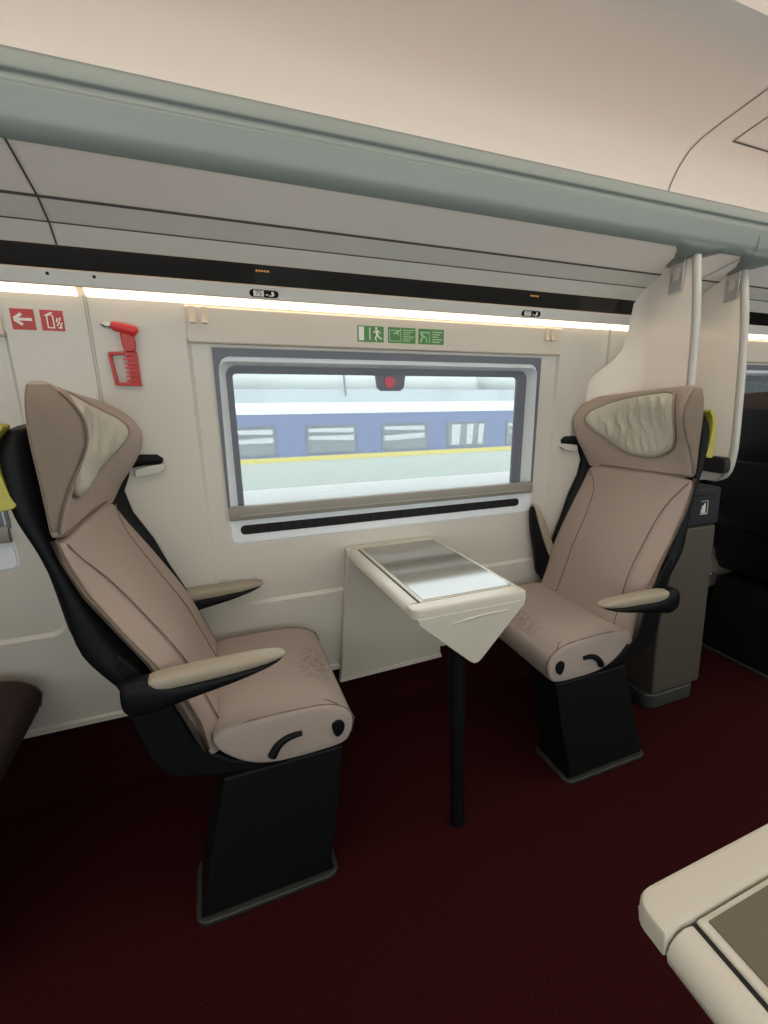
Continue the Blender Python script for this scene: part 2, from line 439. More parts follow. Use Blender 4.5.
# cove lamps between fascia and wall
for i, (x0, x1) in enumerate(((-1.83, -.262), (-.245, 1.395), (1.405, 2.97), (2.98, 4.5))):
    bm = bmesh.new()
    loft(bm, [[(x, 1.594, 1.4480), (x, 1.6365, 1.4275), (x, 1.6365, 1.436), (x, 1.594, 1.455)] for x in (x0, x1)])
    o = obj('cove_lamp', bm, M['cove'], bevel=.001)
    tag(o, ['glowing warm cove lamp strip left of the small panel gap above the red arrow signs', 'long glowing warm cove lamp strip directly above the main window',
            'glowing warm cove lamp strip behind the two partition panels', 'glowing warm cove lamp strip at the far right end of the wall'][i], 'lamp strip', 'cove lamp strips under the rack')
# lamp tube lying in the rack behind the lip
bm = bmesh.new(); tube(bm, [(XL+.2, 1.40, 1.66), (XR-.2, 1.40, 1.66)], .014, 10)
tag(obj('rack_lamp', bm, M['cove_tube'], smooth=True), 'warm lamp tube on top of the luggage rack behind its lip', 'lamp tube')
bm = bmesh.new(); box(bm, XL+.1, XR-.1, YB+.02, YB+.10, 1.56, 1.60)  # unseen strip added as fill light from the camera side
tag(obj('opposite_fill_lamp', bm, M['cove_tube']), 'unseen warm fill lamp strip added along the opposite wall behind the camera', 'lamp strip')

# ------------------------------------------------------------------ text to mesh
def text_mesh(txt, size, m, parent, fn, name, extr=.0006):
    cu = bpy.data.curves.new('t', 'FONT'); cu.body = txt; cu.size = size; cu.align_x = 'CENTER'; cu.align_y = 'CENTER'
    to = bpy.data.objects.new('t', cu); COL.objects.link(to)
    bpy.context.view_layer.update()
    dg = bpy.context.evaluated_depsgraph_get()
    me = bpy.data.meshes.new_from_object(to.evaluated_get(dg))
    bpy.data.objects.remove(to); bpy.data.curves.remove(cu)
    bm = bmesh.new(); bm.from_mesh(me); bpy.data.meshes.remove(me)
    r = bmesh.ops.extrude_face_region(bm, geom=bm.faces[:])
    vs = [e for e in r['geom'] if isinstance(e, bmesh.types.BMVert)]
    for v in vs: v.co.z += extr
    for v in bm.verts: v.co = fn((v.co.x, v.co.y), v.co.z)
    return obj(name, bm, m, parent)

# seat number plates on the lamp fascia
def plate(x, num, label):
    t = thing('seat_number_plate', label, 'seat number', (x, 1.582, 1.457))
    def fn(p, d): return Vector((p[0], -p[1]*.33-d, p[1]*.95))
    bm = bmesh.new(); prism(bm, rrect(-.037, .037, -.0095, .0095, .009, 5, 2), fn, -.002, .002); obj('plate', bm, M['black_glass'], t)
    bm = bmesh.new(); prism(bm, rect(-.027, -.001, -.0075, .0075), fn, .0015, .0026); nb = obj('number_field', bm, M['white'], t)
    text_mesh(num, .0165, M['gap'], nb, lambda p, d: fn((p[0]-.014, p[1]), .0026+d), 'digits')
    bm = bmesh.new()       # seat pictogram: dot and hooked stroke
    prism(bm, rect(.004, .010, -.004, -.001), fn, .0015, .0026)
    prism(bm, [(.018, .006), (.024, .006), (.026, -.002), (.022, -.0065), (.012, -.0065), (.013, -.003), (.019, -.003)], fn, .0015, .0026)
    obj('seat_symbol', bm, M['white'], t)
    return t
plate(.164, '75', 'black pill-shaped seat number plate reading 75 on fascia left of the green signs')
plate(1.010, '77', 'black pill-shaped seat number plate reading 77 on fascia near the partition panel')

# ------------------------------------------------------------------ signs on the wall
def wall_thing(name, label, cat, x, z, d, group=None):
    base = wp((x, z), d)
    t = thing(name, label, cat, base, group)
    def fn(p, e): return wp((x+p[0], z+p[1]), d+e) - base
    return t, fn
def sign_part(t, fn, name, polys, m, a, b, parent=None):
    bm = bmesh.new()
    for p in polys: prism(bm, p, fn, a, b)
    return obj(name, bm, m, parent or t)
def line(x0, z0, x1, z1, w):
    dx, dz = x1-x0, z1-z0; L = math.hypot(dx, dz); nx, nz = -dz/L*w/2, dx/L*w/2
    return [(x0+nx, z0+nz), (x1+nx, z1+nz), (x1-nx, z1-nz), (x0-nx, z0-nz)]
t, fn = wall_thing('safety_sign', 'red square sign with a white arrow pointing left, on wall above left seat', 'sign', -.3765, 1.368, .0102, 'red safety signs')
sign_part(t, fn, 'sign_board', [rrect(-.0225, .0225, -.0235, .0235, .001, 2, 2)], M['red'], -.001, .0015)
sign_part(t, fn, 'arrow', [line(-.014, 0, .017, 0, .006), line(-.017, .0006, -.002, .0125, .0065), line(-.017, -.0006, -.002, -.0125, .0065)], M['white'], .001, .0021)
t, fn = wall_thing('safety_sign', 'red square sign with a white fire extinguisher and flames, on wall above left seat', 'sign', -.320, 1.368, .0102, 'red safety signs')
sign_part(t, fn, 'sign_board', [rrect(-.0225, .0225, -.0235, .0235, .001, 2, 2)], M['red'], -.001, .0015)
sign_part(t, fn, 'extinguisher', [line(-.010, -.016, -.010, .010, .0025), line(.002, -.016, .002, .010, .0025), line(-.011, -.0165, .003, -.0165, .0025), line(-.010, .010, -.004, .014, .0028), line(.002, .010, -.004, .014, .0028), line(-.004, .016, -.014, .010, .003), line(-.004, .016, .002, .018, .003)], M['white'], .001, .0021)
sign_part(t, fn, 'flames', [line(.008, -.012, .014, -.002, .003), line(.014, -.016, .018, -.004, .003), line(.008, -.004, .010, .006, .003), line(.014, 0, .016, .008, .003), line(.010, -.016, .018, -.016, .003)], M['white'], .001, .0021)

def lines_block(x0, x1, z0, z1, n):
    out = []
    for i in range(n):
        z = z1-(i+.5)*(z1-z0)/n
        out.append(line(x0, z, x1-(i % 3)*.2*(x1-x0), z, (z1-z0)/n*.42))
    return out
HB = .0212
t, fn = wall_thing('safety_sign', 'green emergency exit sign with running figure, leftmost of three above the window', 'sign', .464, 1.371, HB, 'green safety signs')
sign_part(t, fn, 'sign_board', [rrect(-.0405, .0405, -.023, .023, .001, 2, 2)], M['green'], -.001, .0015)
sign_part(t, fn, 'door_symbol', [rect(-.037, -.021, -.019, .020), rect(-.0045, -.0015, -.016, .018)], M['white'], .001, .0021)
sign_part(t, fn, 'running_figure', [disc(.017, .017, .0036, n=10), line(.017, .012, .020, -.002, .0075), line(.020, -.002, .014, -.010, .004), line(.014, -.010, .017, -.019, .0035), line(.020, -.002, .028, -.011, .004), line(.028, -.012, .035, -.012, .0035), line(.016, .011, .008, .004, .003), line(.018, .012, .027, .008, .003), line(.027, .008, .029, .002, .003)], M['white'], .001, .0021)
t, fn = wall_thing('safety_sign', 'green instruction sign with window picture, middle one of three above the window', 'sign', .563, 1.371, HB, 'green safety signs')
sign_part(t, fn, 'sign_board', [rrect(-.045, .045, -.023, .023, .001, 2, 2)], M['green'], -.001, .0015)
sign_part(t, fn, 'window_symbol', [line(-.041, .014, -.003, .014, .002), line(-.041, -.017, -.003, -.017, .002), line(-.040, -.017, -.040, .014, .002), line(-.004, -.019, -.004, .021, .0022), line(-.026, .004, -.008, .012, .004), line(-.020, .012, -.010, .000, .003)], M['green_pale'], .001, .0021)
sign_part(t, fn, 'instruction_lines', lines_block(.003, .041, -.019, .019, 6), M['green_pale'], .001, .0021)
t, fn = wall_thing('safety_sign', 'green instruction sign with bent figure, rightmost of three above the window', 'sign', .661, 1.371, HB, 'green safety signs')
sign_part(t, fn, 'sign_board', [rrect(-.0435, .0435, -.023, .023, .001, 2, 2)], M['green'], -.001, .0015)
sign_part(t, fn, 'window_symbol', [line(-.040, .012, -.005, .012, .0035), line(-.006, -.018, -.006, .012, .0025), line(-.036, -.018, -.028, .002, .004), line(-.028, .002, -.018, -.004, .004), line(-.018, -.004, -.014, -.018, .003), disc(-.032, .006, .004, n=10)], M['green_pale'], .001, .0021)
sign_part(t, fn, 'instruction_lines', lines_block(.004, .038, -.019, .018, 5), M['green_pale'], .001, .0021)

# coat hooks at the ends of the header board
for x, lab in ((-.016, 'cream coat hook, left one of the pair at left end of board above window'), (.013, 'cream coat hook, right one of the pair at left end of board above window'),
               (1.100, 'cream coat hook, left one of the pair at right end of board above window'), (1.124, 'cream coat hook, right one of the pair at right end of board above window')):
    bm = bmesh.new()
    base = wp((x, 1.402), .021)
    ring = lambda z, d, w, th: [wp((x+a, z), .0205+b)-base for a, b in ((-w, d), (w, d), (w, d+th), (-w, d+th))]
    loft(bm, [ring(1.419, 0, .008, .005), ring(1.400, 0, .008, .005), ring(1.385, .001, .008, .007), ring(1.376, .006, .007, .008), ring(1.378, .016, .006, .005)])
    o = obj('coat_hook', bm, M['hook'], bevel=.0015); o.location = base
    tag(o, lab, 'hook', 'coat hooks on the header board')

# emergency hammer in its holder
t, fn = wall_thing('emergency_hammer', 'red emergency hammer in red holder on wall beside left headrest', 'hammer', -.185, 1.29, .0105)
def L(x, z): return (x+.185, z-1.29)
bm = bmesh.new()      # toothed grip of the holder
pts = [L(-.196, 1.302), L(-.176, 1.306), L(-.151, 1.302), L(-.153, 1.216), L(-.208, 1.216), L(-.214, 1.297)]
inner = [L(-.187, 1.290), L(-.190, 1.228), L(-.203, 1.228), L(-.206, 1.288)]
for a, b, w in (((-.213, 1.296), (-.206, 1.218), .007), ((-.214, 1.294), (-.180, 1.297), .008), ((-.209, 1.220), (-.152, 1.219), .008)):
    prism(bm, line(*L(*a), *L(*b), w), fn, 0, .016)
prism(bm, [L(-.176, 1.300), L(-.153, 1.300), L(-.153, 1.217), L(-.174, 1.217)], fn, 0, .012)
h = obj('holder', bm, M['red'], t, bevel=.0012)
bm = bmesh.new()
for i in range(7):
    z = 1.226+i*.0105
    prism(bm, [L(-.183, z), L(-.160, z+.003), L(-.160, z+.008), L(-.183, z+.005)], fn, .010, .020)
obj('holder_tooth', bm, M['hammer_red'], h, bevel=.0008)
bm = bmesh.new(); prism(bm, [L(-.183, 1.346), L(-.154, 1.346), L(-.152, 1.318), L(-.156, 1.300), L(-.178, 1.300), L(-.182, 1.32)], fn, .004, .024)
obj('hammer_handle', bm, M['red'], t, bevel=.003)
bm = bmesh.new()
hp = [(-.198, 1.3605), (-.192, 1.360), (-.17, 1.3555), (-.158, 1.3515), (-.150, 1.348), (-.1455, 1.345)]
tube(bm, [fn(L(x, z), .020) for x, z in hp], [.010, .0115, .0125, .0135, .0135, .008], 12)
obj('hammer_head', bm, M['hammer_red'], t, smooth=True)
bm = bmesh.new(); tube(bm, [fn(L(-.222, 1.3635), .020), fn(L(-.213, 1.3625), .020), fn(L(-.197, 1.3605), .020)], [.003, .0085, .0085], 12)
obj('hammer_tip', bm, M['chrome'], t, smooth=True)

# ------------------------------------------------------------------ seats
SW = .49
def zshear(z): return .042*sstep(.88, 1.12, z)
HEADN = [(.935, -.263), (1.0, -.244), (1.044, -.225), (1.085, -.204), (1.115, -.194), (1.15, -.194), (1.18, -.207), (1.205, -.228), (1.218, -.246), (1.226, -.268)]
HEADF = [(.935, -.252), (1.0, -.220), (1.044, -.186), (1.085, -.163), (1.115, -.154), (1.15, -.158), (1.18, -.180), (1.205, -.214), (1.218, -.240), (1.226, -.266)]
HEADC = [(.935, -.266), (1.0, -.272), (1.05, -.276), (1.1, -.274), (1.15, -.266), (1.18, -.260), (1.205, -.258), (1.218, -.260), (1.226, -.270)]
HEADR = [(.935, -.286), (1.03, -.288), (1.119, -.292), (1.18, -.290), (1.205, -.287), (1.218, -.284), (1.226, -.277)]
BACKF = [(.40, -.030), (.435, -.045), (.53, -.077), (.634, -.113), (.736, -.167), (.84, -.221), (.90, -.250), (.94, -.264), (.96, -.268)]
BACKR = [(.40, -.075), (.47, -.085), (.546, -.101), (.638, -.149), (.70, -.184), (.78, -.228), (.85, -.260), (.904, -.280), (.96, -.288)]
def head_front(v, z):       # z before shear
    t = 2*v/SW-1
    uw = lerp_table(HEADN, z) if t < 0 else lerp_table(HEADF, z)
    return lerp_table(HEADC, z)+(uw-lerp_table(HEADC, z))*abs(t)**2.3
def head_front_abs(v, za):
    z = za
    for _ in range(4): z = za+zshear(z)*v/SW
    return head_front(v, z)
def back_front(v, z):
    t = 2*v/SW-1
    near = sstep(.70, 1.0, -t)*(1-.75*sstep(.82, .94, z))
    return lerp_table(BACKF, z)-.006*(1-abs(t)**3)+.009*(1-near)-.026*near

def make_seat(X0, s, label, group, fab='fabric', side='shaded_side_fabric', cush='seat_panel', pil='pillow', arm_z=.650, far_up=False, name='train_seat', grab='yellow', plinth=(0, .15)):
    t = thing(name, label, 'seat', (X0, 1.15, 0), group)
    def P(u, v, z): return Vector((s*u, v, z))
    PUV = lambda p, v: P(p[0], v, p[1])
    # pedestal and its floor plate
    bm = bmesh.new()
    rings = []
    for z, a, b in ((.345, -.05, .215), (.20, -.085, .195), (.045, -.122, .165), (.014, -.130, .170)):
        a += plinth[0]; v0 = -.022*sstep(.345, .0, z); rings.append([P(a, v0, z), P(b+.006, v0, z), P(b+.006, plinth[1], z), P(a, plinth[1], z)])
    loft(bm, rings); obj('pedestal', bm, M['pedestal'], t, bevel=.006)
    bm = bmesh.new(); prism(bm, rrect(-.140+plinth[0], .187, -.036, plinth[1]+.012, .03, 5, 2), lambda p, z: P(p[0], p[1], z), 0, .014)
    obj('floor_plate', bm, M['base_edge'], t, bevel=.004)
    # seat frame (black side body)
    bm = bmesh.new()
    pts = [(-.236, .655), (-.218, .60), (-.205, .52), (-.185, .435), (-.150, .378), (-.06, .352), (.02, .340), (.06, .345), (.03, .37), (-.02, .38), (-.075, .42), (-.098, .46), (-.128, .55), (-.176, .638), (-.210, .690)]
    prism(bm, pts, PUV, .006, SW-.006); obj('seat_frame', bm, M['black'], t, bevel=.008)
    # cushion
    prof = [(-.055, .462), (.02, .470), (.10, .470), (.17, .466), (.212, .455), (.240, .434), (.250, .408), (.243, .372), (.222, .348), (.15, .343), (.06, .347), (-.005, .372), (-.058, .425)]
    prof = smooth_closed(prof, 40)
    cu, cz = .09, .408
    bm = bmesh.new(); rings = []
    for v, k in ((0, .86), (.003, .94), (.010, .985), (.022, 1), (.08, 1.0), (.16, 1.0), (.228, 1.0), (.30, 1), (.38, 1), (.468, 1), (.480, .985), (.487, .94), (.490, .86)):
        dish = .008*math.sin(PI*v/SW) if .02 < v < .44 else 0
        rings.append([P(cu+(u-cu)*(1-(1-k)*.25), v, cz+(z-cz)*k-(dish if z > .44 else 0)) for u, z in prof])
    loft(bm, rings); cs = obj('seat_cushion', bm, M[cush], t, smooth=True, sub=1)
    for vv in (.010, SW-.010):
        bm = bmesh.new()
        tube(bm, [P(u, vv+(.001 if vv < .1 else -.001), z) for u, z in ((-.045, .4605), (.02, .468), (.10, .468), (.17, .4645), (.214, .4535), (.243, .431), (.2525, .408), (.244, .372))], .0024, 6)
        obj('cushion_piping', bm, M['piping'], cs, smooth=True)
    bm = bmesh.new()
    tube(bm, [P(u, v, z) for u, v, z in ((.214, .012, .4555), (.196, .030, .460), (.165, .045, .4618), (.08, .052, .4665), (-.02, .055, .463))], .0016, 6)
    obj('cushion_seam', bm, M['piping'], cs, smooth=True)
    # lever and button on the aisle side
    bm = bmesh.new()
    arc = [(.055, .372), (.070, .396), (.095, .410), (.125, .412)]
    arc = smooth_open(arc, 12)
    tube(bm, [P(u, -.004, z) for u, z in arc], [.011-.0004*i for i in range(13)], 10); obj('recline_lever', bm, M['black'], t, smooth=True)
    bm = bmesh.new(); prism(bm, smooth_closed([(.196, .412), (.212, .420), (.226, .408), (.222, .386), (.208, .376), (.198, .390)], 20), PUV, -.005, .006)
    obj('side_button', bm, M['black'], t, bevel=.002)
    # backrest
    def ring(z, fr, rear, v0, v1, bulge, n=13):
        pts = []
        for i in range(n):
            q = -1+2*i/(n-1); q = math.copysign(abs(q)**.8, q)
            v = (v0+v1)/2+q*((v1-v0)/2-.009)
            pts.append((fr(v), v))
        out = [(u, v) for u, v in pts]
        fn_, ff = pts[0][0], pts[-1][0]
        out.append((ff-.004, v1-.002)); out.append((ff-.012, v1)); out.append((rear+.010, v1)); out.append((rear+.002, v1-.004))
        for i in range(7):
            q = 1-2*i/6; v = (v0+v1)/2+q*((v1-v0)/2-.02)
            out.append((rear-bulge*(1-q**4), v))
        out.append((rear+.002, v0+.004)); out.append((rear+.010, v0)); out.append((fn_-.012, v0)); out.append((fn_-.004, v0+.002))
        return out
    bm = bmesh.new(); rings = []
    for z in (.40, .408, .435, .48, .53, .58, .634, .69, .736, .79, .84, .88, .915, .940):
        w0 = .010*sstep(.43, .40, z)
        r = ring(z, lambda v: back_front(v, z), lerp_table(BACKR, z), w0, SW-w0, .03)
        rings.append([P(u, v, z-.018*(v/SW)*sstep(.75, .94, z)) for u, v in r])
    loft(bm, rings); bk = obj('backrest', bm, M[fab], t, smooth=True, sub=1)
    for sg in (0, 1):     # stitched borders of the back panel
        bm = bmesh.new()
        pts = [(.003, .925), (.028, .895), (.052, .85), (.064, .79), (.070, .70), (.072, .60), (.070, .52), (.066, .46)]
        pts = smooth_open(pts, 24)
        if sg: pts = [(SW-v*1.55, z) for v, z in pts]
        tube(bm, [P(back_front(v, z)+.0005, v, z-.018*(v/SW)*sstep(.75, .94, z)) for v, z in pts], .0020, 6)
        obj('backrest_seam', bm, M['piping'], bk, smooth=True)
    bm = bmesh.new()     # cloth edge down the aisle side, shade put into its colour
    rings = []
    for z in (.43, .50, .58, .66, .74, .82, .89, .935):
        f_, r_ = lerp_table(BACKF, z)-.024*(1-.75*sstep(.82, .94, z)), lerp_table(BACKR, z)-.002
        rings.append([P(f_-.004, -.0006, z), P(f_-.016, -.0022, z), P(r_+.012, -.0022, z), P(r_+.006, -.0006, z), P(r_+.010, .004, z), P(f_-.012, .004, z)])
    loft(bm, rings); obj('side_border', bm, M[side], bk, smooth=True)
    # headrest
    bm = bmesh.new(); rings = []
    for z, ins in ((.932, .001), (.944, 0), (.975, 0), (1.01, 0), (1.045, 0), (1.08, 0), (1.115, 0), (1.145, 0), (1.17, .001), (1.19, .003), (1.205, .007), (1.216, .014), (1.222, .024), (1.225, .045)):
        r = ring(z, lambda v: head_front(max(0, min(SW, v)), z), lerp_table(HEADR, z), ins, SW-ins, .028*sstep(1.226, 1.15, z))
        rings.append([P(u, v, z-zshear(z)*v/SW-.018*(v/SW)*(1-sstep(.94, 1.1, z))) for u, v in r])
    loft(bm, rings); hd = obj('headrest', bm, M[fab], t, smooth=True, sub=1)
    bm = bmesh.new()     # cloth facing on the aisle side of the wing, darkened for shade
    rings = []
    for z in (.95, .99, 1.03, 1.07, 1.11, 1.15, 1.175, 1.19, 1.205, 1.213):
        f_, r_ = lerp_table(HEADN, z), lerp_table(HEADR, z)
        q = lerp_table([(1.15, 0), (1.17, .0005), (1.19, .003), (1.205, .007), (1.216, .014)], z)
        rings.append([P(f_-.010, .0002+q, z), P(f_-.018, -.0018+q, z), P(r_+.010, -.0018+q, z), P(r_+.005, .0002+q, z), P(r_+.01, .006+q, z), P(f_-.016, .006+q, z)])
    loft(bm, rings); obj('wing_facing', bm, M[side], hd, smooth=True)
    bm = bmesh.new()
    for off in (0,):
        tube(bm, [P(lerp_table(HEADN, z)-.009, -.0010+.004*sstep(1.17, 1.21, z), z) for z in [.945+i*.0135 for i in range(20)]], .0018, 6)
    obj('wing_seam', bm, M['piping'], hd, smooth=True); bm = bmesh.new()
    tube(bm, [P(back_front(v, .94)+.001, v, .943-.018*v/SW) for v in [.006+i*.0478 for i in range(11)]], .0022, 6)
    obj('headrest_seam', bm, M['piping'], hd, smooth=True)
    # pillow
    raw = [(.552, 1.100), (.540, 1.128), (.500, 1.148), (.425, 1.169), (.302, 1.187), (.161, 1.199), (.101, 1.196), (.08, 1.181), (.06, 1.103), (.066, 1.058), (.1, 1.018), (.191, .989), (.282, .984), (.344, .986), (.411, 1.001), (.483, 1.035), (.530, 1.068)]
    raw = [(.052+(v-.06)*.80, z) for v, z in raw]
    outl = smooth_closed(raw, 168)
    cv, cz2 = .215, 1.09
    def pf(v, z, o): return P(head_front_abs(v, z)+o, v, z)
    bm = bmesh.new(); rings = []
    for k in range(40):
        r = 1-k/39*.985
        rr = []
        for v, z in outl:
            vv, zz = cv+(v-cv)*r, cz2+(z-cz2)*r
            f1 = math.sin(vv*58+.8*math.sin(zz*24+1)+.5*math.sin(zz*61)); f2 = math.sin(vv*97+1.2*math.sin(zz*31+vv*14)+2)
            g1 = .55+.45*math.sin(zz*26+vv*17); g2 = .5+.5*math.sin(zz*34-vv*11+1)
            wr = .0115*(1-abs(f1))**1.6*g1+.006*(1-abs(f2))**1.5*g2-.002
            wr *= sstep(1.0, .80, r)
            rr.append(pf(vv, zz, .004+.016*(1-r**6)**.6+wr))
        rings.append(rr)
    L_ = loft(bm, rings, cap=False); bm.faces.new(L_[-1]); pl = obj('head_pillow', bm, M[pil], hd, smooth=True)
    bm = bmesh.new(); tube(bm, [pf(v, z, .006) for v, z in outl], .0042, 8, closed=True)
    obj('pillow_piping', bm, M['pillow_piping' if pil == 'pillow' else 'piping'], pl, smooth=True)
    # moulded black shell behind the upholstery
    SH = [(.56, -.190), (.604, -.222), (.696, -.281), (.74, -.287), (.822, -.296), (.913, -.316), (.981, -.340), (1.06, -.345), (1.12, -.340), (1.145, -.328)]
    bm = bmesh.new(); rings = []
    for z in (.56, .604, .65, .696, .74, .78, .822, .87, .913, .95, .981, 1.02, 1.06, 1.10, 1.125, 1.142):
        rear = lerp_table(SH, z)
        front = (lerp_table(BACKR, z) if z < .95 else lerp_table(HEADR, z))+.004
        front = max(front, rear+.02)
        ins = .003+.03*sstep(1.10, 1.145, z)
        a, b = ins, SW-ins
        rings.append([P(front, a+.003, z), P(rear+.022, a, z), P(rear+.006, a+.006, z), P(rear, a+.03, z), P(rear-.012, SW/2, z), P(rear, b-.03, z), P(rear+.006, b-.006, z), P(rear+.022, b, z), P(front, b-.003, z)])
    loft(bm, rings); sh = obj('back_shell', bm, M['black'], t, smooth=True, sub=1)
    bm = bmesh.new()     # flange of the shell along the window side
    rings = []
    for z in (.47, .50, .56, .64, .72, .80, .88, .94, .98, 1.005):
        q = .03*sstep(.90, 1.0, z)
        f_ = lerp_table(BACKF, min(z, .94))+.004+.022*sstep(.66, .80, z)+q; r_ = min(lerp_table(SH, z)+.02, f_-.03)+q
        rings.append([P(f_-.004, SW+.001, z), P(f_, SW+.012, z), P(f_-.004, SW+.026, z), P(r_, SW+.022, z), P(r_, SW-.004, z)])
    loft(bm, rings); obj('shell_flange', bm, M['black'], sh, smooth=True)
    bm = bmesh.new()     # ridge where the shell steps out lower down
    rings = []
    for z, e in ((.60, .0), (.64, .008), (.70, .012), (.78, .012), (.86, .010), (.92, .004), (.93, 0)):
        r_ = lerp_table(SH, z)
        rings.append([P(r_-e, .02, z), P(r_-e-.01, SW/2, z), P(r_-e, SW-.02, z), P(r_+.02, SW-.01, z), P(r_+.02, .01, z)])
    loft(bm, rings); obj('seatback_pocket', bm, M['black'], sh, smooth=True, sub=1)
    # yellow grab handle round the upper corner
    bm = bmesh.new()
    crescent = [(-.347, 1.000), (-.333, .996), (-.316, 1.002), (-.322, 1.02), (-.328, 1.055), (-.331, 1.09), (-.327, 1.12), (-.314, 1.140), (-.324, 1.146), (-.338, 1.135), (-.347, 1.10), (-.351, 1.05)]
    crescent = smooth_closed(crescent, 36)
    crescent = [(u-.008, z) for u, z in crescent]
    prism(bm, crescent, PUV, .004, .050); obj('grab_handle', bm, M[grab], t, bevel=.005)
    # reading lamp on the window side
    bm = bmesh.new()
    tube(bm, [P(-.262, SW+.010, .965), P(-.240, SW+.012, 1.0), P(-.212, SW+.012, 1.014), P(-.175, SW+.012, 1.020), P(-.142, SW+.012, 1.020), P(-.128, SW+.012, 1.015)], [.016, .017, .017, .016, .014, .007], 10)
    rl = obj('reading_lamp', bm, M['black'], t, smooth=True)
    bm = bmesh.new()
    loft(bm, [[P(u, SW+.012+a*w, z+b*h_) for a, b in ((-1, .5), (1, .5), (.8, -1), (-.8, -1))] for u, z, w, h_ in ((-.198, .988, .010, .013), (-.17, .994, .013, .017), (-.140, .998, .013, .016), (-.124, 1.002, .010, .010))])
    obj('lamp_lens', bm, M['lens'], rl, smooth=False, bevel=.003)
    # armrests
    def arm(v0, z0, tf):
        out = []
        bm = bmesh.new(); rings = []
        for u, w, top, bot in ((-.165, .020, -.004, -.034), (-.155, .024, 0, -.034), (-.10, .026, .003, -.033), (-.02, .026, .004, -.030), (.05, .025, .003, -.024), (.08, .022, .001, -.018), (.096, .016, -.004, -.014), (.101, .009, -.008, -.011)):
            rr = []
            for k in range(16):
                a = 2*PI*k/16; c_, s_ = math.cos(a), math.sin(a)
                cc = math.copysign(abs(c_)**.55, c_); ss = math.copysign(abs(s_)**.7, s_)
                h0, h1 = (top-bot)/2, (top+bot)/2
                rr.append(tf(u, v0+w*cc, z0+h1+h0*ss))
            rings.append(rr)
        loft(bm, rings); pad = obj('arm_pad', bm, M['arm'], t, smooth=True, sub=1)
        bm = bmesh.new(); rings = []
        for u, w, top, bot in ((-.212, .016, -.018, -.058), (-.205, .024, -.004, -.074), (-.185, .027, .0015, -.084), (-.158, .027, .001, -.082), (-.13, .026, -.022, -.073), (-.08, .0262, -.024, -.062), (0, .0262, -.022, -.048), (.05, .025, -.019, -.034), (.082, .020, -.014, -.023), (.094, .012, -.012, -.017)):
            rr = []
            for k in range(16):
                a = 2*PI*k/16; c_, s_ = math.cos(a), math.sin(a)
                cc = math.copysign(abs(c_)**.6, c_); ss = math.copysign(abs(s_)**.8, s_)
                h0, h1 = (top-bot)/2, (top+bot)/2
                rr.append(tf(u, v0+w*cc, z0+h1+h0*ss))
            rings.append(rr)
        loft(bm, rings); obj('arm_support', bm, M['black'], t, smooth=True, sub=1)
    arm(-.030, arm_z, P)
    if far_up:
        ang = math.radians(66); pu, pz = -.12, .575
        def tf(u, v, z):
            du, dz = (u-pu)*.98, z-pz
            return P(pu+.062+du*math.cos(ang)-1.25*dz*math.sin(ang), v, pz-.010+du*math.sin(ang)+1.25*dz*math.cos(ang))
        arm(SW+.016, .620, tf)
    else:
        arm(SW+.016, arm_z-.020, P)
    return t

G = 'beige high-backed seats facing each other across the small table'
make_seat(0, 1, 'beige high-backed seat left of the table, facing right with its side to the camera', G)
make_seat(1.08, -1, 'beige high-backed seat right of the table, facing left, with window armrest raised', G, arm_z=.598, far_up=True)
make_seat(-.732, 1, 'shade-darkened brown seat cut off by the left edge behind the left beige seat', None, 'shaded_fabric', 'shaded_fabric', 'shaded_fabric', 'shaded_pillow', grab='black')
make_seat(2.30, 1, 'shade-darkened brown seat at the right edge behind the partition panels', None, 'shaded_fabric', 'shaded_fabric', 'shaded_fabric', 'shaded_pillow', grab='black', plinth=(-.12, .47))  # shade put into the cloth colours; plinth widened to hide pale wall

